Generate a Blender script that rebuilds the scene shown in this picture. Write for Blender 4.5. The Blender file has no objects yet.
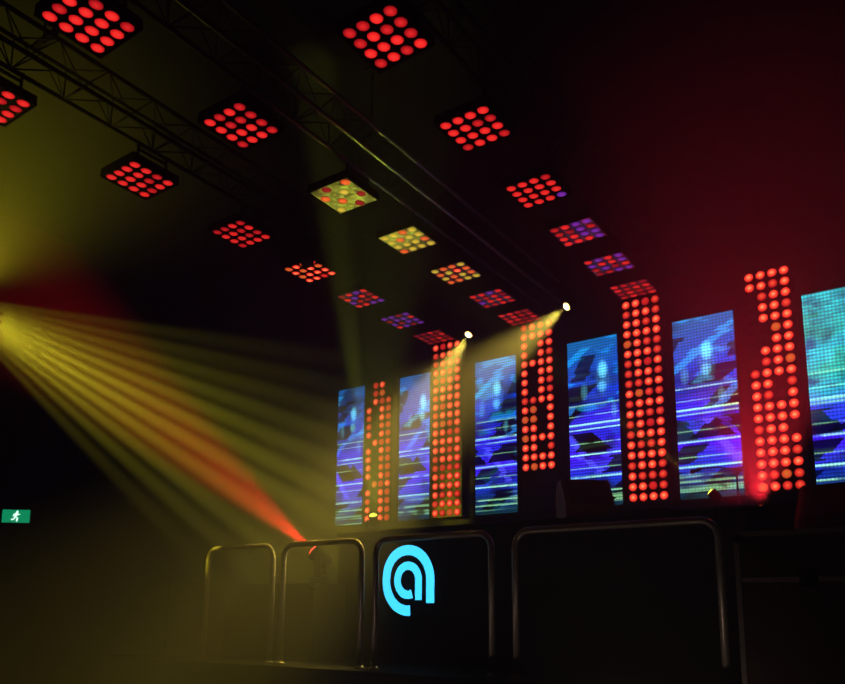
import bpy, bmesh, math, random
from mathutils import Vector, Matrix
random.seed(4)
PI = math.pi
C = bpy.context.scene.collection
S = bpy.context.scene
try:
    S.view_settings.view_transform = 'Standard'
    S.view_settings.look = 'None'
except Exception as e:
    print(e)

# ------------------------------------------------------------------ materials
def new_mat(name):
    m = bpy.data.materials.new(name); m.use_nodes = True
    nt = m.node_tree; nt.nodes.clear()
    out = nt.nodes.new('ShaderNodeOutputMaterial')
    return m, nt, out

def solid(name, col, rough=0.6, metal=0.0, var=0.25, scale=12.0, spec=0.5, bump=0.0):
    m, nt, out = new_mat(name)
    b = nt.nodes.new('ShaderNodeBsdfPrincipled')
    tc = nt.nodes.new('ShaderNodeTexCoord')
    n = nt.nodes.new('ShaderNodeTexNoise'); n.inputs['Scale'].default_value = scale; n.inputs['Detail'].default_value = 4
    r = nt.nodes.new('ShaderNodeValToRGB')
    r.color_ramp.elements[0].position = .3; r.color_ramp.elements[1].position = .75
    r.color_ramp.elements[0].color = tuple(c*(1-var) for c in col)+(1,)
    r.color_ramp.elements[1].color = tuple(min(1, c*(1+var)) for c in col)+(1,)
    nt.links.new(tc.outputs['Object'], n.inputs['Vector'])
    nt.links.new(n.outputs['Fac'], r.inputs['Fac'])
    nt.links.new(r.outputs['Color'], b.inputs['Base Color'])
    b.inputs['Roughness'].default_value = rough
    b.inputs['Metallic'].default_value = metal
    b.inputs['Specular IOR Level'].default_value = spec
    if bump:
        bp = nt.nodes.new('ShaderNodeBump'); bp.inputs['Strength'].default_value = bump
        nt.links.new(n.outputs['Fac'], bp.inputs['Height']); nt.links.new(bp.outputs['Normal'], b.inputs['Normal'])
    nt.links.new(b.outputs['BSDF'], out.inputs['Surface'])
    return m

def emit(name, col, strength):
    m, nt, out = new_mat(name)
    e = nt.nodes.new('ShaderNodeEmission')
    e.inputs['Color'].default_value = tuple(col)+(1,); e.inputs['Strength'].default_value = strength
    nt.links.new(e.outputs['Emission'], out.inputs['Surface'])
    return m

def lens_mat(name, core, mid, rim, strength, R):
    m, nt, out = new_mat(name)
    tc = nt.nodes.new('ShaderNodeTexCoord')
    sx = nt.nodes.new('ShaderNodeSeparateXYZ'); nt.links.new(tc.outputs['Object'], sx.inputs[0])
    cx = nt.nodes.new('ShaderNodeCombineXYZ')
    nt.links.new(sx.outputs[0], cx.inputs[0]); nt.links.new(sx.outputs[1], cx.inputs[1])
    ln = nt.nodes.new('ShaderNodeVectorMath'); ln.operation = 'LENGTH'; nt.links.new(cx.outputs[0], ln.inputs[0])
    dv = nt.nodes.new('ShaderNodeMath'); dv.operation = 'DIVIDE'; dv.inputs[1].default_value = R
    nt.links.new(ln.outputs['Value'], dv.inputs[0])
    r = nt.nodes.new('ShaderNodeValToRGB'); el = r.color_ramp.elements
    el[0].position = 0.08; el[0].color = tuple(core)+(1,)
    el[1].position = 1.0; el[1].color = tuple(rim)+(1,)
    k = el.new(.62); k.color = tuple(mid)+(1,)
    nt.links.new(dv.outputs[0], r.inputs['Fac'])
    e = nt.nodes.new('ShaderNodeEmission'); e.inputs['Strength'].default_value = strength
    nt.links.new(r.outputs['Color'], e.inputs['Color'])
    nt.links.new(e.outputs[0], out.inputs['Surface'])
    return m

LR = .047
L_RED = lens_mat('lens_red', (1, .045, .032), (1, .022, .020), (.45, .006, .008), 2.3, LR)
L_RED2 = lens_mat('lens_red_soft', (.80, .024, .024), (.58, .010, .013), (.22, .003, .005), 2.2, LR)
L_HOT = lens_mat('lens_orange_red', (1, .30, .12), (1, .05, .022), (.40, .006, .007), 4.6, LR)
L_MID = lens_mat('lens_mid_red', (1, .12, .05), (.8, .022, .014), (.22, .004, .005), 3.4, LR)
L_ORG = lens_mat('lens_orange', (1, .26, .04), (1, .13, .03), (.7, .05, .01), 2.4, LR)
L_YEL = lens_mat('lens_yellow_lit', (1, .74, .10), (.80, .54, .05), (.45, .28, .02), 2.2, LR)  # yellow beam light put into the lens colour as a glow
L_DIM = lens_mat('lens_dim_red', (.42, .012, .02), (.32, .007, .014), (.16, .002, .006), 2.6, LR)
L_PUR = lens_mat('lens_screen_reflection', (.26, .04, .42), (.18, .02, .36), (.08, .008, .18), 2.6, LR)  # purple reflection of the screens painted as lens glow
L_OFF = solid('lens_off', (.004, .002, .002), .7, 0, .1, 40, .1)
L_PALE = solid('lens_off_beam_lit', (.40, .40, .34), .35, 0, .1, 40)  # unlit lens painted paler to look caught by the yellow beam
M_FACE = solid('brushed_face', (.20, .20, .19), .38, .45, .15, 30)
M_PLATE = solid('face_plate_lit', (.66, .70, .55), .6, 0, .12, 30, .2)  # face plate painted paler in place of a stronger yellow beam
M_BLACK = solid('black_paint', (.0022, .0022, .0026), .85, 0, .3, 20, .04)
M_WEDGE = solid('speaker_paint', (.06, .06, .064), .55, 0, .3, 20, .35)
M_MFACE = solid('column_face', (.012, .008, .008), .6, 0, .3, 30, .2)
M_BLACKMET = solid('black_metal', (.006, .006, .007), .5, .2, .3, 25, .2)
M_TRIM = solid('pale_case_trim', (.10, .09, .09), .45, .4, .3, 25, .35)  # lighter grey so the case edges show; also on the right speaker
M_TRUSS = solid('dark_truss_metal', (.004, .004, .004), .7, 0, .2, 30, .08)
M_TRUSSB = solid('truss_metal_lit', (.15, .15, .15), .36, .7, .2, 30, .4)  # middle truss only: metal painted paler as if raked by yellow light
M_RAIL = solid('dark_steel_rail', (.20, .18, .17), .42, .6, .2, 30)
M_WALL = solid('black_wall', (.004, .0036, .004), .9, 0, .4, 3, .12, .05)
M_CEIL = solid('black_ceiling', (.002, .002, .002), .95, 0, .4, 3, .03)
M_FLOOR = solid('dark_floor', (.010, .009, .010), .5, 0, .4, 5, .25)
M_STAGE = solid('stage_black', (.0025, .0025, .0025), .8, 0, .4, 6, .05)
M_BOOTH = solid('booth_laminate', (.003, .0027, .003), .7, 0, .3, 4, .06)
M_CASE = solid('case_ply', (.016, .008, .007), .6, 0, .3, 9, .15)
M_GRILLE = solid('speaker_grille', (.012, .012, .013), .6, 0, .5, 140, .2)
M_LOGO = emit('logo_cyan', (.05, .60, 1.0), 4.6)
M_EXIT = emit('exit_green', (.003, .22, .09), 5)
M_WHITE = emit('sign_white', (.7, .95, .8), 7)
M_YLENS = lens_mat('yellow_lens', (1, .95, .75), (1, .85, .40), (1, .55, .06), 16, .055)
M_RLENS = emit('red_lens', (1, .06, .03), 9)
M_GLENS = emit('green_lens', (.95, .95, .10), 5)
M_GLASS = solid('dark_lens_glass', (.02, .02, .025), .08, 0, .2, 20)

# ------------------------------------------------------------------ mesh helpers
def box(bm, c, s, bev=0.0, M=None):
    r = bmesh.ops.create_cube(bm, size=1.0)
    vs = r['verts']
    bmesh.ops.scale(bm, vec=s, verts=vs)
    if bev:
        es = list({e for v in vs for e in v.link_edges})
        rb = bmesh.ops.bevel(bm, geom=es, offset=bev, segments=2, affect='EDGES', profile=.6)
        vs = list({v for v in vs if v.is_valid} | {v for v in rb['verts']})
    bmesh.ops.translate(bm, vec=c, verts=vs)
    if M is not None:
        bmesh.ops.transform(bm, matrix=M, verts=vs)
    return vs

def tube(bm, pts, r, n=10, caps=True):
    pts = [Vector(p) for p in pts]
    t0 = (pts[1]-pts[0]).normalized()
    up = Vector((0, 0, 1)) if abs(t0.z) < .9 else Vector((1, 0, 0))
    nrm = t0.cross(up).normalized()
    rings = []
    for i, p in enumerate(pts):
        if i == 0: t = t0
        elif i == len(pts)-1: t = (pts[-1]-pts[-2]).normalized()
        else: t = ((pts[i+1]-p).normalized()+(p-pts[i-1]).normalized()).normalized()
        nrm = (nrm - t*nrm.dot(t)).normalized()
        b = t.cross(nrm)
        rings.append([bm.verts.new(p+(nrm*math.cos(2*PI*k/n)+b*math.sin(2*PI*k/n))*r) for k in range(n)])
    for a, b in zip(rings, rings[1:]):
        for k in range(n):
            f = bm.faces.new((a[k], a[(k+1) % n], b[(k+1) % n], b[k])); f.smooth = True
    if caps:
        bm.faces.new(rings[0][::-1]); bm.faces.new(rings[-1])

def lathe(bm, prof, n=24, c=(0, 0, 0), smooth=True):
    rings = []
    c = Vector(c)
    for r, z in prof:
        if r < 1e-6: rings.append([bm.verts.new(c+Vector((0, 0, z)))])
        else: rings.append([bm.verts.new(c+Vector((r*math.cos(2*PI*k/n), r*math.sin(2*PI*k/n), z))) for k in range(n)])
    for a, b in zip(rings, rings[1:]):
        for k in range(n):
            k2 = (k+1) % n
            if len(a) == 1 and len(b) == 1: continue
            if len(a) == 1: f = bm.faces.new((a[0], b[k], b[k2]))
            elif len(b) == 1: f = bm.faces.new((a[k], b[0], a[k2]))
            else: f = bm.faces.new((a[k], b[k], b[k2], a[k2]))
            f.smooth = smooth

def prism(bm, poly, axis_vec, M=None):
    a = [bm.verts.new(Vector(p)) for p in poly]
    b = [bm.verts.new(Vector(p)+Vector(axis_vec)) for p in poly]
    n = len(a)
    bm.faces.new(a[::-1]); bm.faces.new(b)
    for k in range(n): bm.faces.new((a[k], a[(k+1) % n], b[(k+1) % n], b[k]))

def mesh_of(name, bm, mat):
    bmesh.ops.recalc_face_normals(bm, faces=bm.faces)
    me = bpy.data.meshes.new(name); bm.to_mesh(me); bm.free()
    me.materials.append(mat)
    return me

def link(name, me, parent=None, loc=(0, 0, 0), rot=None):
    o = bpy.data.objects.new(name, me); C.objects.link(o)
    o.parent = parent; o.location = loc
    if rot is not None: o.rotation_euler = rot
    return o

def obj(name, bm, mat, parent=None, loc=(0, 0, 0), rot=None):
    return link(name, mesh_of(name, bm, mat), parent, loc, rot)

def tag(o, label, cat, group=None):
    o['label'] = label; o['category'] = cat
    if group: o['group'] = group
    return o

def thing(name, label, cat, loc=(0, 0, 0), rot=(0, 0, 0), group=None):
    o = bpy.data.objects.new(name, None); C.objects.link(o)
    o.empty_display_size = .1
    o.location = loc; o.rotation_euler = rot
    return tag(o, label, cat, group)

def struct(name, lo, hi, mat):
    bm = bmesh.new()
    box(bm, [(a+b)/2 for a, b in zip(lo, hi)], [b-a for a, b in zip(lo, hi)])
    o = obj(name, bm, mat); o['kind'] = 'structure'; return o

# ------------------------------------------------------------------ room
XL, XR, YF, YB, ZC = -10.0, 4.0, -3.0, 9.23, 6.8
DECK = 1.05
struct('floor', (XL-.2, YF-.2, -.2), (XR+.2, YB+.2, 0), M_FLOOR)
struct('ceiling', (XL-.2, YF-.2, ZC), (XR+.2, YB+.2, ZC+.2), M_CEIL)
struct('wall_back', (XL-.2, YB, 0), (XR+.2, YB+.2, ZC), M_WALL)
struct('wall_left', (XL-.2, YF, 0), (XL, YB, ZC), M_WALL)
struct('wall_right', (XR, YF, 0), (XR+.2, YB, ZC), M_WALL)
struct('wall_front', (XL-.2, YF-.2, 0), (XR+.2, YF, ZC), M_WALL)
struct('stage_platform', (-8.6, 5.72, 0), (XR, YB, DECK), M_STAGE)

# ------------------------------------------------------------------ sixteen-lamp light module (faces local -Z)
PS, PD, PITCH = .50, .075, .118
MH = .527
CPX, CPY = .126, MH/4            # lamp spacing on the columns (even from module to module)
CS = 1.12                        # column lamps are a little larger
def lens_mesh(mat):
    bm = bmesh.new()
    prof = [(LR, 0), (LR*.97, -.003), (LR*.85, -.006), (LR*.5, -.008), (0, -.009)]
    lathe(bm, prof, 20)
    return mesh_of('lens', bm, mat)
LENS = {k: lens_mesh(m) for k, m in dict(R=L_RED, S=L_RED2, H=L_HOT, M=L_MID, O=L_ORG, Y=L_YEL, D=L_DIM, P=L_PUR, X=L_OFF, W=L_PALE).items()}
def housing_mesh():
    bm = bmesh.new()
    box(bm, (0, 0, PD/2+.006), (PS, PS, PD-.012), .012)
    for s in (-1, 1):                                   # raised rim round the face
        box(bm, (s*(PS/2-.006), 0, .0), (.012, PS, .022))
        box(bm, (0, s*(PS/2-.006), .0), (PS-.024, .012, .022))
    for k in range(5): box(bm, (-.16+.08*k, 0, PD+.008), (.02, PS*.7, .02))   # cooling fins
    return mesh_of('housing', bm, M_BLACK)
def module_mesh():
    bm = bmesh.new()
    box(bm, (0, 0, .056), (.57, MH-.001, .088), .004)
    for s in (-1, 1): box(bm, (s*(.285-.008), 0, .0), (.016, MH-.001, .03))
    for k in range(5): box(bm, (-.16+.08*k, 0, .106), (.02, PS*.7, .022))
    return mesh_of('module', bm, M_BLACK)
def face_mesh(px, py, mat, sx_, sy, sc_=1.0):
    bm = bmesh.new()
    box(bm, (0, 0, .003), (sx_, sy, .006))
    L_ = LR*sc_
    for i in range(4):
        for j in range(4):
            c = ((i-1.5)*px, (j-1.5)*py, 0)
            lathe(bm, [(L_+.001, 0), (L_+.002, -.005), (L_+.005, -.005), (L_+.007, 0)], 18, c)
    return mesh_of('face_plate', bm, mat)
HOUS, MODU = housing_mesh(), module_mesh()
FACE = face_mesh(PITCH, PITCH, M_FACE, PS-.026, PS-.026)
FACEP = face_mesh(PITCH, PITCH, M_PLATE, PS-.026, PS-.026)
FACEK = face_mesh(PITCH, PITCH, M_BLACK, PS-.026, PS-.026)
FACED = face_mesh(CPX, CPY, M_MFACE, .52, MH-.002, CS)
def bracket_mesh():
    bm = bmesh.new()
    for s in (-1, 1):
        box(bm, (.17, s*.15, PD+.080), (.03, .012, .19))
    box(bm, (.17, 0, PD+.10), (.03, .31, .012))
    return mesh_of('bracket', bm, M_BLACK)
BRK = bracket_mesh()

ROWS = {'right-hand': (-2.93, [3.72, 4.95, 6.09, 7.05, 7.95, 8.77]),
        'middle': (-4.52, [2.46, 3.83, 5.13, 6.20, 7.17, 8.05, 8.80]),
        'left-hand': (-5.92, [2.48, 3.85, 5.10, 6.17, 7.12, 8.02, 8.79])}
PZ = 5.57
def lens_code(row, i, n):
    k = n-1-i          # 0 = by the screens
    full = ['RRRR']*4
    if row == 'right-hand':
        return {0: ['RRRD', 'RRRR', 'DRRR', 'RRDR'], 1: ['RPRP', 'PRRP', 'RPDR', 'DRPP'], 2: ['RRPP', 'RDPR', 'RRPP', 'RRRP'],
                3: ['RRRR', 'RRRR', 'RRRR', 'RRRP']}.get(k, full)
    if row == 'middle':
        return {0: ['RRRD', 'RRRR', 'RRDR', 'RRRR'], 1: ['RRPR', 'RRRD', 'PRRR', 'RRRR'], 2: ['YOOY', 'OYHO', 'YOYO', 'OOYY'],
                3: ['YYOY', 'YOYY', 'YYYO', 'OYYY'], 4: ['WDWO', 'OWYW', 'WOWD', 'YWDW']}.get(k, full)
    return {0: ['DDRD', 'RDDR', 'DRRD', 'DDRR'], 1: ['PPDP', 'DPPR', 'PDPP', 'RPDP'], 2: ['DRPR', 'RPRD', 'PRDR', 'RRPP'],
            3: ['OHOH', 'HOHO', 'OHHH', 'HHRH']}.get(k, full)

for row, (x, ys) in ROWS.items():
    n = len(ys)
    for i, y in enumerate(ys):
        k = n-1-i
        cnt = 'nearest the screens' if k == 0 else ['', 'second', 'third', 'fourth', 'fifth', 'sixth', 'seventh'][k]+' from the screens'
        look = 'yellow-lit square light' if (row == 'middle' and k in (2, 3, 4)) else ('red square light with painted purple reflections' if (row != 'middle' and k in (1, 2)) else 'red square sixteen-lamp light')
        t = thing('matrix_light', f'{look} hung in the {row} ceiling row, {cnt}', 'light', (x, y, PZ), (0, 0, 0), 'square lights in rows on the ceiling')
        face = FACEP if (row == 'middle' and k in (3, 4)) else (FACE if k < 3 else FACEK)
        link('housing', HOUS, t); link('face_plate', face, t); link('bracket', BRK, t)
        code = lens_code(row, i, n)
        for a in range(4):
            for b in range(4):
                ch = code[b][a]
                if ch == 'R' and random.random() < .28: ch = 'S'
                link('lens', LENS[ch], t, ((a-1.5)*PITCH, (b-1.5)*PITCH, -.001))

# ------------------------------------------------------------------ red lamp columns on the back wall
COLZ = 2.955
COLY = YB-.002-.10-.022
def col_code(idx):
    rows = []
    for r in range(20):
        if idx == 0: c = 'XXXX' if r < 3 else ('XRHX' if r < 5 else ('HXHR' if r % 5 else 'XHRH'))
        elif idx == 1: c = 'HHHH' if r % 7 else 'HRHH'
        elif idx == 2:
            c = 'HHHH' if r in (0, 1, 4, 8, 12, 14, 15) else ('HXHH' if r < 8 else 'HHXH')
            if r > 15: c = 'XXXX'
        elif idx == 3: c = 'HHHH' if r % 6 else 'HHRH'
        else:
            c = 'HHHH' if r < 2 else ('XHHH' if r < 5 else ('XXHH' if r < 7 else ('XHHH' if r < 9 else 'HHHH')))
            if r in (10, 11): c = 'HHXH'
            if r == 14: c = 'HHHX'
        c = ''.join(('M' if random.random() < .25 else ('O' if random.random() < .04 else ch)) if ch == 'H' else ch for ch in c)
        rows.append(c)
    return rows
CLAB = ['dimmer column of red lamps at the far left between two screens',
        'column of red lamps washed yellow at its top, second from left',
        'column of red lamps stopping short at the bottom, middle of the five',
        'fully lit tall column of red lamps, second from the right',
        'rightmost tall column of red lamps with unlit gaps, nearest the camera']
for idx, cx in enumerate([-7.16, -5.90, -4.425, -2.96, -1.47]):
    t = thing('light_column', CLAB[idx], 'light', (cx, COLY, COLZ), (0, 0, 0), 'red lamp columns between the screens')
    code = col_code(idx)
    for m in range(5):
        h = link('module', MODU, t, (0, 0, MH*(4-m)+MH/2), (-PI/2, 0, 0))
        link('face_plate', FACED, h)
        for a in range(4):
            for b in range(4):
                ch = code[m*4+b][a]
                o = link('lens', LENS[ch], h, ((a-1.5)*CPX, (b-1.5)*CPY, -.001)); o.scale = (CS, CS, 1.5)

# ------------------------------------------------------------------ LED screens
def screen_mat(seed, w, h, teal=0.0):
    m, nt, out = new_mat('video_screen')
    N = nt.nodes; L = nt.links
    def put(sock, v):
        if hasattr(v, 'is_output'): L.new(v, sock)
        else: sock.default_value = v
    def mt(op, a, b=0.0, c=0.0, clamp=False):
        n = N.new('ShaderNodeMath'); n.operation = op; n.use_clamp = clamp
        put(n.inputs[0], a); put(n.inputs[1], b); put(n.inputs[2], c)
        return n.outputs[0]
    def vec(a, b, c=0.0):
        n = N.new('ShaderNodeCombineXYZ'); put(n.inputs[0], a); put(n.inputs[1], b); put(n.inputs[2], c); return n.outputs[0]
    def noise(v, sc, det=2.0):
        n = N.new('ShaderNodeTexNoise'); L.new(v, n.inputs['Vector']); n.inputs['Scale'].default_value = sc; n.inputs['Detail'].default_value = det
        return n.outputs['Fac']
    def white(x):
        n = N.new('ShaderNodeTexWhiteNoise'); n.noise_dimensions = '1D'; put(n.inputs['W'], x); return n.outputs['Value']
    def ss(x, a, b):
        n = N.new('ShaderNodeMapRange'); n.interpolation_type = 'SMOOTHSTEP'
        put(n.inputs['Value'], x); n.inputs['From Min'].default_value = a; n.inputs['From Max'].default_value = b
        return n.outputs['Result']
    def ramp(x, pts):
        n = N.new('ShaderNodeValToRGB'); el = n.color_ramp.elements
        el[0].position = pts[0][0]; el[0].color = pts[0][1]+(1,)
        el[1].position = pts[-1][0]; el[1].color = pts[-1][1]+(1,)
        for p, c in pts[1:-1]:
            e = el.new(p); e.color = c+(1,)
        L.new(x, n.inputs['Fac']); return n.outputs['Color']
    def vm(op, a, b):
        n = N.new('ShaderNodeVectorMath'); n.operation = op; put(n.inputs[0], a); put(n.inputs[1], b); return n.outputs[0]
    def sc(a, s):
        n = N.new('ShaderNodeVectorMath'); n.operation = 'SCALE'; put(n.inputs[0], a); put(n.inputs['Scale'], s); return n.outputs[0]
    def band(x, a, b, e=.004):
        return mt('MULTIPLY', ss(x, a-e, a+e), mt('SUBTRACT', 1.0, ss(x, b-e, b+e)))
    tc = N.new('ShaderNodeTexCoord'); sx = N.new('ShaderNodeSeparateXYZ'); L.new(tc.outputs['Object'], sx.inputs[0])
    u0_ = mt('ADD', mt('DIVIDE', sx.outputs[0], w), .5); v = mt('DIVIDE', sx.outputs[2], h)
    # glitch: a few rows are shifted sideways
    r1 = white(mt('ADD', mt('FLOOR', mt('MULTIPLY', v, 40)), seed*11)); r2 = white(mt('ADD', mt('FLOOR', mt('MULTIPLY', v, 40)), seed*23+5))
    sh = mt('MULTIPLY', mt('GREATER_THAN', r2, .74), mt('MULTIPLY', mt('SUBTRACT', r1, .5), .26))
    u = mt('ADD', u0_, sh)
    wob = noise(vec(mt('MULTIPLY', u, 1.2), mt('MULTIPLY', v, 2.5), seed), 1.5)
    v2 = mt('ADD', v, mt('MULTIPLY', mt('SUBTRACT', wob, .5), .14))
    base = ramp(v2, [(0, (.003, .03, .04)), (.10, (.005, .03, .18)), (.17, (.008, .03, .60)), (.30, (.055, .008, .92)), (.40, (.016, .02, .66)),
                     (.50, (.035, .016, .88)), (.58, (.004, .02, .34)), (.68, (.002, .045, .64)), (.82, (.002, .065, .50)), (1.0, (.003, .12, .38))])
    o = .23*math.sin(seed*3)
    # soft brightness patches
    pn = noise(vec(mt('MULTIPLY', u, 1.0), mt('MULTIPLY', v, 3.4), seed*4.1), 1.6, 2.0)
    base = sc(base, mt('ADD', mt('MULTIPLY', ss(pn, .32, .5), .7), .3))
    # straight-edged dark shards: folded slanted ramps cut by bands of height
    for a, b, c, th, v0, v1, g in ((.9, 2.1, .10, .20, .315, .435, .04), (-.8, 2.3, .45, .17, .19, .29, .06), (.6, -1.6, .20, .19, .485, .59, .05),
                                   (-.6, 2.4, .70, .17, .62, .72, .07), (.8, -1.3, .05, .12, .75, .90, .14), (1.0, -4.0, .6, .2, .03, .15, .10)):
        f = mt('PINGPONG', mt('ADD', mt('ADD', mt('MULTIPLY', u, a), mt('MULTIPLY', v, b)), c+o), .5)
        k = mt('MULTIPLY', mt('SUBTRACT', 1.0, ss(f, th-.012, th+.012)), band(v, v0, v1, .004))
        base = sc(base, mt('SUBTRACT', 1.0, mt('MULTIPLY', k, 1-g)))
    # bright violet and cyan shards
    for a, b, c, th, v0, v1, cl, s in ((.8, 1.9, .62, .06, .19, .43, (.10, .10, 1.0), .45), (-.7, 2.2, .15, .06, .49, .60, (.02, .28, .95), .5), (.5, -2.2, .33, .05, .64, .95, (.006, .40, .70), .5)):
        f = mt('PINGPONG', mt('ADD', mt('ADD', mt('MULTIPLY', u, a), mt('MULTIPLY', v, b)), c+o*1.9), .5)
        k = mt('MULTIPLY', mt('SUBTRACT', 1.0, ss(f, th-.015, th+.015)), band(v, v0, v1))
        base = vm('ADD', base, sc(cl, mt('MULTIPLY', k, s)))
    # cyan patches broken by the shifted rows
    cn = noise(vec(mt('MULTIPLY', u, 1.0), mt('MULTIPLY', v, 6.0), seed*6.3), 1.5, 2.0)
    cp = mt('MULTIPLY', ss(cn, .57, .64), mt('ADD', mt('MULTIPLY', ss(v, .45, .6), .85), .15))
    base = vm('ADD', base, sc((.004, .36, .64), mt('MULTIPLY', cp, .45)))
    # dark peak with a wide foot
    up0 = .55+.12*math.sin(seed*5)
    tri = mt('MULTIPLY', mt('GREATER_THAN', mt('SUBTRACT', .43, v), mt('MULTIPLY', mt('ABSOLUTE', mt('SUBTRACT', u, up0)), .28)), mt('GREATER_THAN', v, .325))
    base = sc(base, mt('SUBTRACT', 1.0, mt('MULTIPLY', tri, .95)))
    if teal:
        up = ss(v, .42, .54)
        tn = noise(vec(mt('MULTIPLY', u, 1.6), mt('MULTIPLY', v, 5), 3.3), 2.0, 3.0)
        tx = mt('ADD', .2, mt('MULTIPLY', ss(tn, .34, .58), 1.0))
        base = vm('ADD', sc(base, mt('SUBTRACT', 1.0, mt('MULTIPLY', up, .7))), sc((.010, .29, .25), mt('MULTIPLY', mt('MULTIPLY', up, tx), teal)))
    # thin pale green lines and fine streaks
    low = mt('SUBTRACT', 1.0, ss(v, .08, .20))
    st = noise(vec(mt('MULTIPLY', u, .45), mt('MULTIPLY', v, 30.0), seed*7.7), 1.0, 1.0)
    acc = mt('MULTIPLY', ss(st, .54, .62), mt('ADD', mt('MULTIPLY', low, .4), .02))
    for v0, wd, a in ((.60, .0045, .55), (.545, .003, .4), (.475, .006, 1.0), (.452, .004, .8), (.375, .003, .5), (.30, .005, .85), (.235, .003, .6), (.165, .006, .85), (.10, .005, .65), (.05, .006, .5)):
        d = mt('ABSOLUTE', mt('SUBTRACT', v, v0+.010*math.sin(seed*9+v0*40)))
        k = mt('MULTIPLY', mt('SUBTRACT', 1.5, mt('DIVIDE', d, wd), 0, True), a)
        acc = mt('MAXIMUM', acc, k)
    fade = ss(noise(vec(mt('MULTIPLY', u, 2.2), mt('MULTIPLY', v, 9.0), seed*2.3), 1.3), .30, .48)
    acc = mt('MULTIPLY', acc, mt('ADD', mt('MULTIPLY', fade, .85), .15))
    col = vm('ADD', base, sc((.32, .80, .36), acc))
    # soft cyan-white vertical glows
    for u0, v0, a, b, s in ((.62, .80, .11, .06, 1.0), (.60, .70, .10, .04, .6), (.62, .76, .17, .13, .14), (.25, .68, .08, .06, .25), (.82, .55, .07, .05, .25)):
        du = mt('DIVIDE', mt('SUBTRACT', u0_, u0+.08*math.sin(seed*4)), a); dv = mt('DIVIDE', mt('SUBTRACT', v, v0), b)
        q = mt('SUBTRACT', 1.0, mt('ADD', mt('MULTIPLY', du, du), mt('MULTIPLY', dv, dv)), 0, True)
        col = vm('ADD', col, sc((.14, .68, .85), mt('MULTIPLY', q, s)))
    # pixel grid of the wall
    gx = mt('ADD', mt('MULTIPLY', mt('SINE', mt('MULTIPLY', v, 2*PI*60)), .30), .74)
    gy = mt('ADD', mt('MULTIPLY', mt('SINE', mt('MULTIPLY', u0_, 2*PI*19)), .2), .84)
    col = sc(col, mt('MULTIPLY', gx, gy))
    e = N.new('ShaderNodeEmission'); L.new(col, e.inputs['Color']); e.inputs['Strength'].default_value = 7.0
    L.new(e.outputs[0], out.inputs['Surface'])
    return m

SLAB = ['narrow blue LED screen at the far left end of the wall',
        'blue LED screen between the two leftmost red lamp columns',
        'blue LED screen between the second and third red lamp columns',
        'blue LED screen with pale blob directly behind the wedge speaker',
        'tall blue LED screen left of the rightmost red lamp column',
        'rightmost LED screen with teal top, cut by the edge of the photo']
SZ0, SZ1 = 2.95, 5.19
EDGES = [(-8.03, -7.42), (-6.78, -6.14), (-5.43, -4.76), (-3.99, -3.29), (-2.59, -1.86), (-1.13, -.40)]
for i, (x0, x1) in enumerate(EDGES):
    z0 = SZ0 - (.14 if i == 5 else 0)
    w, h = x1-x0, SZ1-z0
    t = thing('led_screen', SLAB[i], 'screen', ((x0+x1)/2, YB-.1, z0), (0, 0, 0), 'tall LED screens on the back wall')
    bm = bmesh.new(); box(bm, (0, .055, h/2), (w, .085, h), .006)
    for k in range(1, 4): box(bm, (0, .012, h*k/4), (w+.006, .004, .006))
    obj('cabinet', bm, M_BLACK, t)
    bm = bmesh.new(); box(bm, (0, .006, h/2), (w-.012, .006, h-.012))
    obj('display', bm, screen_mat(1.3+i*.77, w, h, 1.25 if i == 5 else 0), t)

# ------------------------------------------------------------------ trusses
def truss(label, x, y0, y1, z, mat):
    t = thing('ceiling_truss', label, 'truss', (x, y0, z), (0, 0, 0), 'lattice trusses under the ceiling')
    n = int((y1-y0)/.42); s = .14; Ln = y1-y0
    for dx in (-s, s):
        for dz in (0, 2*s):
            bm = bmesh.new(); tube(bm, [(dx, 0, dz), (dx, Ln, dz)], .020, 10); obj('chord', bm, mat, t)
    bm = bmesh.new()
    for k in range(n):
        a, b = Ln*k/n, Ln*(k+1)/n
        m = (a+b)/2
        for dx in (-s, s): tube(bm, [(dx, a, 0), (dx, m, 2*s), (dx, b, 0)], .007, 6)
        for dz in (0, 2*s): tube(bm, [(-s, a, dz), (s, m, dz), (-s, b, dz)], .007, 6)
        tube(bm, [(-s, a, 0), (s, a, 0)], .007, 6); tube(bm, [(-s, a, 0), (-s, a, 2*s)], .007, 6)
    obj('lattice', bm, M_TRUSS, t)
    for yy in (.6, Ln/2, Ln-.6):
        bm = bmesh.new(); tube(bm, [(0, yy, ZC-z), (0, yy, 2*s-.01)], .012, 8)
        box(bm, (0, yy, 2*s+.02), (.34, .05, .03)); box(bm, (0, yy, ZC-z-.012), (.14, .14, .02))
        obj('hanger', bm, M_BLACK, t)
    return t
TZ = 5.80
truss('lattice truss carrying the right-hand row of square ceiling lights', -2.93+.17+.14, 1.2, 9.1, TZ, M_TRUSS)
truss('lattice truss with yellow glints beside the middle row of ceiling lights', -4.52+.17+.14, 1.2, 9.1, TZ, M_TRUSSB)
truss('dark lattice truss carrying the left-hand row of square ceiling lights', -5.92+.17+.14, 2.1, 9.1, TZ, M_TRUSS)

# ------------------------------------------------------------------ moving heads
def spot(parent, loc, rot, col, energy, deg, blend=.3, r=.03):
    l = bpy.data.lights.new('spot_lamp', 'SPOT'); l.color = col; l.energy = energy
    l.spot_size = math.radians(deg); l.spot_blend = blend; l.shadow_soft_size = r
    o = bpy.data.objects.new('spot_lamp', l); C.objects.link(o); o.parent = parent
    o.location = loc; o.rotation_euler = rot
    return o

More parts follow.
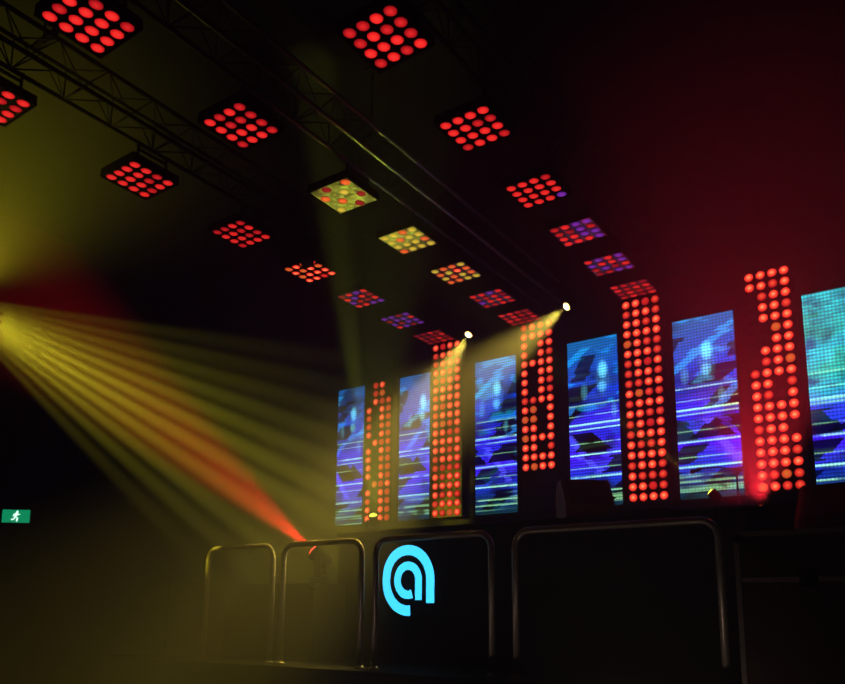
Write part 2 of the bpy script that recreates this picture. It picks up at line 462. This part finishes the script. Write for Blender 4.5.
def moving_head(label, head, target, lens, hang, group=None, k=.8, pole=None):
    head = Vector(head); d = (Vector(target)-head).normalized()
    sgn = 1 if hang else -1
    off = .36*k
    t = thing('moving_head_light', label, 'stage light', head+Vector((0, 0, sgn*off)), (0, 0, 0), group)
    c = Vector((0, 0, -sgn*off))
    yaw = math.atan2(d.y, d.x)-PI/2
    bm = bmesh.new(); box(bm, (0, 0, -sgn*.05*k), (.30*k, .26*k, .10*k), .015*k)
    for s in (-1, 1): box(bm, (s*.154*k, 0, -sgn*.05*k), (.012*k, .12*k, .03*k))
    obj('base', bm, M_BLACK, t, (0, 0, 0), (0, 0, yaw))
    bm = bmesh.new()
    box(bm, (0, 0, -sgn*.125*k), (.36*k, .12*k, .05*k), .012*k)
    for s in (-1, 1):
        box(bm, (s*.165*k, 0, -sgn*.25*k), (.04*k, .11*k, .27*k), .012*k)
    obj('yoke', bm, M_BLACK, t, (0, 0, 0), (0, 0, yaw))
    bm = bmesh.new()
    lathe(bm, [(0, -.17*k), (.07*k, -.17*k), (.10*k, -.13*k), (.115*k, -.05*k), (.118*k, .06*k), (.128*k, .09*k), (.128*k, .135*k), (.108*k, .138*k), (.105*k, .125*k), (0, .125*k)], 28)
    h = obj('head', bm, M_BLACK, t, c)
    h.rotation_euler = d.to_track_quat('Z', 'Y').to_euler()
    bm = bmesh.new(); lathe(bm, [(.103*k, .128*k), (.092*k, .152*k), (.06*k, .172*k), (0, .180*k)], 24)
    obj('lens', bm, lens, h)
    if hang:
        bm = bmesh.new()
        top = pole if pole else .1
        tube(bm, [(0, 0, -.01), (0, 0, top)], .014, 8); box(bm, (0, 0, .012), (.10, .05, .02)); box(bm, (0, 0, top-.008), (.09, .09, .016))
        obj('hanging_clamp', bm, M_BLACK, t)
    return t, h

Rv = Vector((.8216, .57, 0)); Fh = Vector((-.57, .8216, 0)); UP = Vector((0, 0, 1))
YEL = (1, .72, .10)
for lab, hp, tg, e in (('bright yellow moving head aimed down-left, right one of the lit pair', (-3.70, 8.60, 5.50), (-5.4, 6.2, 2.9), 15000),
                       ('bright yellow moving head over the second lamp column, left of pair', (-5.18, 8.60, 5.44), (-5.75, 6.4, 2.2), 18000)):
    t, h = moving_head(lab, hp, tg, M_YLENS, True, 'lit yellow moving heads near the column tops', .50, ZC-(hp[2]+.36*.50))
    spot(h, (0, 0, .13), (PI, 0, 0), YEL, e, 34, 1.0)
# red head on the left, beam thrown up towards the left wall
case_top = 1.92
hp = Vector((-6.14, 6.75, case_top+.32))
t, h = moving_head('red-lit moving head on the road case behind the left rails', hp, hp-Rv*.75+Fh*.10+UP*.62, M_RLENS, False, None, .80)
t.location.z = case_top
h.location.z = .32
spot(h, (0, 0, .17), (PI, 0, 0), (1, .004, .014), 25000, 27, 1.0)
BT = 2.55
# yellow-green head at booth left end lighting the middle row of ceiling lights
kk = .46
hz = .18
t, h = moving_head('yellow-green moving head below the far left lamp column', (-5.83, 7.35, BT+hz), (-5.02, 5.6, 5.5), M_GLENS, False, None, kk)
t.location.z = BT; h.location.z = hz
spot(h, (0, 0, .11), (PI, 0, 0), (.80, .9, .05), 11000, 7, 1.0)
ha = Vector((-5.83, 7.35, BT+hz)); d = (Vector((-4.46, 5.6, 5.5))-ha).normalized()
spot(t, Vector((0, 0, hz))+d*.12, d.to_track_quat('-Z', 'Y').to_euler(), (.78, .92, .06), 1800, 26, .8)
# red wash from the road case at the right, thrown up against the foot of the column
t, h = moving_head('glowing red moving head on the big road case, below rightmost column', (-1.16, 6.20, 2.19+.18), (-1.22, 6.7, 3.8), M_RLENS, False, None, .45)
t.location.z = 2.19; h.location.z = .16
spot(h, (0, 0, .09), (PI, 0, 0), (1, .02, .04), 3300, 72, 1.0)
d = Vector((-.75, -.05, 1))
spot(t, Vector((0, 0, .16))+d.normalized()*.13, d.to_track_quat('-Z', 'Y').to_euler(), (1, .02, .08), 160, 120, 1.0)  # extra wide lamp added to redden the haze over the right
# small green-yellow one on the booth
t, h = moving_head('small dim yellow moving head on the booth left of the red one', (-1.75, 7.3, BT+.2), (-3.0, 7.0, 4.0), M_GLENS, False, None, .36)
t.location.z = BT; h.location.z = .15
spot(h, (0, 0, .10), (PI, 0, 0), (.9, .8, .08), 1500, 9, .6)
# fan source at the left, just out of the frame, beams thrown towards the stage
src = Vector((-7.12, 3.15, 4.46))-Rv*.42
t, h = moving_head('multi-beam yellow light hung at the left edge, fanning beams', src, src+Rv*.7+Fh*.6-UP*.3, M_YLENS, True, None, .85, ZC-(src.z+.36*.85))
for ang, e in ((-6, 9000), (0, 17000), (5.5, 32000), (11, 55000), (16.5, 85000), (22, 118000), (27.5, 125000), (33, 105000), (38.5, 68000), (44.5, 32000), (51, 11000)):
    a = math.radians(ang)
    d = (Rv*math.cos(a)-UP*math.sin(a))*.75+Fh*.62
    q = d.to_track_quat('-Z', 'Y').to_euler()
    spot(t, Vector((0, 0, -.36*.85))+d.normalized()*.2, q, (1, .85, .03), e, 5.8, 1.0, .03)
# broad spill of the same unit into the haze above
d = UP*.9-Rv*.06
spot(t, Vector((0, 0, -.36*.85))+Rv*.2+UP*.05, d.to_track_quat('-Z', 'Y').to_euler(), (1, .88, .03), 1350, 140, 1.0, .05)
# unlit head on the left truss
moving_head('unlit moving head hanging under the truss of the left ceiling row', (-5.47, 5.65, 5.40), (-4.9, 4.85, 4.2), M_GLASS, True, None, .6, .18)
# unseen warm lamps added on the floor to brighten the rails
def added_rail_light(label, x):
    t = thing('added_rail_light', label, 'stage light', (x, 4.5, 0), (0, 0, 0), 'added lamps on the floor brightening the rails')
    bm = bmesh.new(); box(bm, (0, 0, .03), (.22, .16, .06), .01); obj('base', bm, M_BLACK, t)
    bm = bmesh.new(); lathe(bm, [(0, 0), (.07, 0), (.08, .10), (.072, .10), (.06, .03), (0, .03)], 24, (0, 0, .06)); obj('can', bm, M_BLACK, t)
    d = Vector((0, 1.45, 1.45))
    spot(t, (0, .02, .18), d.to_track_quat('-Z', 'Y').to_euler(), (1, .70, .5), 55, 120, 1.0, .05)
added_rail_light('unseen added lamp on the floor brightening the widest hoop rail', -1.8)
added_rail_light('unseen added lamp on the floor brightening the rail before the logo', -4.3)

# ------------------------------------------------------------------ hoop rails along the stage edge
RLAB = ['farthest left dark steel hoop rail on the stage edge', 'steel hoop rail in front of the red-lit moving head',
        'steel hoop rail standing in front of the cyan logo', 'widest steel hoop rail, right of the cyan logo']
for i, (x0, x1) in enumerate([(-7.27, -6.13), (-6.03, -4.87), (-4.75, -3.37), (-3.19, -1.40)]):
    w = x1-x0; H = 1.30; r = .03; cr = .14
    t = thing('hoop_rail', RLAB[i], 'railing', ((x0+x1)/2, 6.0, DECK), (0, 0, 0), 'hoop rails along the stage edge')
    a = w/2-r
    pts = [(-a, 0, .01)]
    for k in range(9):
        q = PI-k*PI/16; pts.append((-a+cr+cr*math.cos(q), 0, H-r-cr+cr*math.sin(q)))
    for k in range(9):
        q = PI/2-k*PI/16; pts.append((a-cr+cr*math.cos(q), 0, H-r-cr+cr*math.sin(q)))
    pts.append((a, 0, .01))
    bm = bmesh.new(); tube(bm, pts, r, 14); obj('hoop', bm, M_RAIL, t)
    for s in (-1, 1):
        bm = bmesh.new(); lathe(bm, [(0, 0), (.052, 0), (.052, .012), (.04, .02), (.03, .035), (0, .035)], 20); obj('foot_flange', bm, M_RAIL, t, (s*a, 0, 0))

# ------------------------------------------------------------------ DJ booth with logo
bx0, bx1, by0, by1 = -6.12, -.45, 7.0, 7.85
bw = bx1-bx0
t = thing('dj_booth', 'long black booth with a glowing cyan round letter logo', 'booth', ((bx0+bx1)/2, by0, DECK))
bm = bmesh.new(); box(bm, (0, (by1-by0)/2, (BT-DECK-.05)/2), (bw-.04, by1-by0-.04, BT-DECK-.05), .01)
obj('body', bm, M_BOOTH, t)
bm = bmesh.new(); box(bm, (0, (by1-by0)/2, BT-DECK-.025), (bw, by1-by0, .05), .012); obj('worktop', bm, M_BLACK, t)
for k in range(4):
    bm = bmesh.new(); box(bm, (-bw/2+.75+k*1.39, .012, .70), (1.34, .02, 1.28), .006); obj('front_panel', bm, M_BOOTH, t)
def ribbon(bm, pts, w, sx, sz, th=.012):
    n = len(pts); L_, R_ = [], []
    for i, p in enumerate(pts):
        p = Vector(p)
        a = Vector(pts[max(0, i-1)]); b = Vector(pts[min(n-1, i+1)])
        d = (b-a).normalized(); nn = Vector((-d.y, d.x))
        L_.append(p+nn*w/2); R_.append(p-nn*w/2)
    va = [[bm.verts.new((v.x*sx, y, v.y*sz)) for v in side] for side in (L_, R_) for y in (0, -th)]   # L0 L1 R0 R1
    l0, l1, r0, r1 = va
    for i in range(n-1):
        for p, q in ((l0, l1), (l1, r1), (r1, r0), (r0, l0)):
            bm.faces.new((p[i], p[i+1], q[i+1], q[i]))
    for i in (0, n-1): bm.faces.new((l0[i], l1[i], r1[i], r0[i]))
bm = bmesh.new()
def arc(r, a0, a1, n=40, sq=2.2):
    o_ = []
    for k in range(n+1):
        q = math.radians(a0+(a1-a0)*k/n); c, s = math.cos(q), math.sin(q)
        ex = sq if (c < 0 and s > 0) else 2.0
        o_.append((r*math.copysign(abs(c)**(2/ex), c), r*math.copysign(abs(s)**(2/ex), s)))
    return o_
ribbon(bm, arc(.855, 276, 0, 60)+[(.855, -.2), (.855, -.4), (.855, -.64)], .285, .355, .395)
ribbon(bm, arc(.41, 292, 0, 48, 2.0)+[(.41, -.2), (.41, -.56)], .235, .355, .395)
lg = obj('logo', bm, M_LOGO, t, (-5.04-(bx0+bx1)/2, .0, 1.96-DECK)); lg['label'] = 'glowing cyan logo'

# wedge speakers, mixer and a thin stand
def wedge(label, x, y, rz, w=.58, h=.36, d=.42, z=BT, mat=None):
    t = thing('wedge_speaker', label, 'speaker', (x, y, z), (0, 0, rz), 'wedge speakers on the stage')
    bm = bmesh.new()
    prof = [(-d/2, 0), (d/2, 0), (d/2, h*.72), (d*.22, h), (-d*.02, h), (-d/2, h*.28)]
    prism(bm, [(-w/2, a, b) for a, b in prof], (w, 0, 0)); bmesh.ops.recalc_face_normals(bm, faces=bm.faces)
    bmesh.ops.bevel(bm, geom=list(bm.edges), offset=.012, segments=2, affect='EDGES')
    obj('cabinet', bm, mat or M_BLACK, t)
    a0 = Vector((0, -d/2, h*.28)); a1 = Vector((0, -d*.02, h)); dr = (a1-a0); nn = Vector((0, -dr.z, dr.y)).normalized()
    bm = bmesh.new()
    p = [a0+dr*.06+nn*.002, a0+dr*.94+nn*.002]
    prism(bm, [(-w/2+.04, p[0].y, p[0].z), (w/2-.04, p[0].y, p[0].z), (w/2-.04, p[1].y, p[1].z), (-w/2+.04, p[1].y, p[1].z)], nn*.012)
    obj('grille', bm, M_GRILLE, t)
    bm = bmesh.new()
    tube(bm, [(w/2-.005, -.08, h*.55), (w/2+.03, -.08, h*.55), (w/2+.03, .10, h*.55), (w/2-.005, .10, h*.55)], .012, 8)
    obj('handle', bm, M_BLACK, t)
wedge('black wedge speaker in front of the blue screen with pale blob', -3.08, 7.42, math.radians(40), .52, .44, .42, BT, M_WEDGE)
wedge('black wedge speaker on the big road case right of the red light', -.74, 6.66, math.radians(-10), .42, .44, .42, 2.19, M_TRIM)
t = thing('dj_mixer', 'low black mixer lying on the booth below the fourth screen', 'mixer', (-2.35, 7.42, BT))
bm = bmesh.new(); prism(bm, [(-.2, -.18, 0), (-.2, .18, 0), (-.2, .18, .11), (-.2, -.18, .06)], (.4, 0, 0)); obj('body', bm, M_BLACK, t)
for i in range(4):
    for j in range(3):
        bm = bmesh.new(); lathe(bm, [(.014, 0), (.012, .025), (0, .025)], 12); obj('knob', bm, M_BLACKMET, t, (-.13+.085*i, -.08+.09*j, .072+.0125*j))
t = thing('microphone_stand', 'thin black microphone stand with boom left of the rightmost column', 'stand', (-1.60, 7.55, BT))
bm = bmesh.new(); lathe(bm, [(0, 0), (.10, 0), (.10, .012), (.03, .025), (0, .025)], 24); obj('base', bm, M_WEDGE, t)
bm = bmesh.new(); tube(bm, [(0, 0, .02), (0, 0, .42)], .009, 10); obj('pole', bm, M_WEDGE, t)
bm = bmesh.new(); tube(bm, [(.05, 0, .40), (0, 0, .42), (-.16, -.05, .45), (-.30, -.10, .44)], .007, 8); obj('boom', bm, M_WEDGE, t)
bm = bmesh.new(); tube(bm, [(-.30, -.10, .44), (-.36, -.12, .42)], .014, 10); lathe(bm, [(0, -.025), (.02, -.015), (.025, 0), (.02, .015), (0, .025)], 14, (-.375, -.125, .415)); obj('microphone', bm, M_WEDGE, t)

def road_case(label, x0, x1, y0, y1, z0, z1, ball=True):
    w, d, h = x1-x0, y1-y0, z1-z0
    t = thing('road_case', label, 'case', ((x0+x1)/2, (y0+y1)/2, z0))
    bm = bmesh.new(); box(bm, (0, 0, h/2), (w-.02, d-.02, h-.02), .006); obj('panel_body', bm, M_CASE if ball else M_BLACK, t)
    bm = bmesh.new(); e = .035
    for sx in (-1, 1):
        for sy in (-1, 1): box(bm, (sx*(w/2-e/2), sy*(d/2-e/2), h/2), (e, e, h))
        for zz in (e/2, h-e/2, h*.7): box(bm, (sx*(w/2-e/2), 0, zz), (e, d-2*e, e))
    for sy in (-1, 1):
        for zz in (e/2, h-e/2, h*.7): box(bm, (0, sy*(d/2-e/2), zz), (w-2*e, e, e))
    obj('edge_trim', bm, M_TRIM if ball else M_BLACK, t)
    for sx in (-1, 1):
        for sz in (0, 1):
            bm = bmesh.new(); lathe(bm, [(0, -.045), (.025, -.04), (.045, -.02), (.05, 0), (.045, .02), (.025, .04), (0, .045)], 14)
            obj('corner', bm, M_BLACK, t, (sx*(w/2-.035), -d/2+.03, .048+sz*(h-.096)))
    for k in (-1, 1):
        bm = bmesh.new(); box(bm, (k*w*.27, -d/2-.004, h*.7), (.11, .012, .12), .004); box(bm, (k*w*.27, -d/2-.014, h*.7), (.05, .014, .035), .004)
        obj('latch', bm, M_BLACK, t)
    return t
road_case('dark road case under the red-lit moving head at left', -7.40, -5.93, 6.42, 6.97, DECK, case_top, False)
road_case('big dark road case at the right front of the stage', -1.27, .75, 5.75, 6.96, DECK, 2.19)

# ------------------------------------------------------------------ exit sign bracketed off the left wall, turned to the room
SR = math.radians(-48); SC = Vector((.22, 0, 0))
t = thing('exit_sign', 'small lit green exit sign with running figure on left wall', 'sign', (XL, 5.0, 2.77))
bm = bmesh.new(); box(bm, (.0, 0, 0), (.06, .36, .185), .008); obj('box', bm, M_BLACK, t, SC, (0, 0, SR))
bm = bmesh.new(); box(bm, (.031, 0, 0), (.006, .335, .165)); obj('face', bm, M_EXIT, t, SC, (0, 0, SR))
bm = bmesh.new(); tube(bm, [(0, 0, .05), (.21, 0, .05)], .012, 8); lathe(bm, [(0, 0), (.04, 0), (.04, .01), (0, .01)], 16, (.04, 0, .05)); obj('wall_bracket', bm, M_BLACKMET, t)
bm = bmesh.new()
def rib2(pts, w):
    for a, b in zip(pts, pts[1:]):
        a, b = Vector(a), Vector(b); d = (b-a).normalized(); n = Vector((-d.y, d.x))*w/2; a = a-d*w*.3; b = b+d*w*.3
        prism(bm, [(.034, v.x, v.y) for v in (a+n, b+n, b-n, a-n)], (.003, 0, 0))
cy = .0
prism(bm, [(.034, cy+.012+.014*math.cos(q*PI/6), .056+.014*math.sin(q*PI/6)) for q in range(12)], (.003, 0, 0))
rib2([(cy+.004, .034), (cy-.006, -.008)], .026)
rib2([(cy-.004, -.010), (cy+.022, -.026), (cy+.014, -.064)], .015)
rib2([(cy-.008, -.010), (cy-.024, -.038), (cy-.050, -.042)], .015)
rib2([(cy+.006, .032), (cy+.032, .016), (cy+.048, .022)], .011)
rib2([(cy+.000, .034), (cy-.026, .024), (cy-.034, .002)], .011)
obj('running_figure', bm, M_WHITE, t, SC, (0, 0, SR))

# faint speaker at the far left of the stage
t = thing('floor_speaker', 'dark speaker cabinet standing at the far left of the stage', 'speaker', (-7.95, 6.05, DECK))
bm = bmesh.new(); box(bm, (0, 0, .45), (.5, .45, .9), .015); obj('cabinet', bm, M_BLACK, t)
bm = bmesh.new(); box(bm, (0, -.228, .45), (.45, .012, .84), .004); obj('grille', bm, M_GRILLE, t)

# ------------------------------------------------------------------ haze and camera
W = bpy.data.worlds.new('club_air'); S.world = W; W.use_nodes = True
nt = W.node_tree; nt.nodes.clear()
out = nt.nodes.new('ShaderNodeOutputWorld')
bg = nt.nodes.new('ShaderNodeBackground'); bg.inputs['Color'].default_value = (0, 0, 0, 1); bg.inputs['Strength'].default_value = 0
vs = nt.nodes.new('ShaderNodeVolumeScatter'); vs.inputs['Density'].default_value = .03; vs.inputs['Anisotropy'].default_value = .0
va = nt.nodes.new('ShaderNodeVolumeAbsorption'); va.inputs['Density'].default_value = .12; va.inputs['Color'].default_value = (0, 0, 0, 1)
ad = nt.nodes.new('ShaderNodeAddShader')
nt.links.new(vs.outputs[0], ad.inputs[0]); nt.links.new(va.outputs[0], ad.inputs[1])
nt.links.new(bg.outputs[0], out.inputs['Surface']); nt.links.new(ad.outputs[0], out.inputs['Volume'])

cam = bpy.data.cameras.new('camera'); co = bpy.data.objects.new('camera', cam); C.objects.link(co)
cam.sensor_width = 36; cam.lens = 761/845*36; cam.shift_y = 138/845; cam.clip_start = .05
M = Matrix.Rotation(math.radians(34.75), 4, 'Z') @ Matrix.Rotation(math.radians(99.9), 4, 'X') @ Matrix.Rotation(math.radians(.5), 4, 'Z')
co.matrix_world = Matrix.Translation((0, 0, 1.6)) @ M
S.camera = co
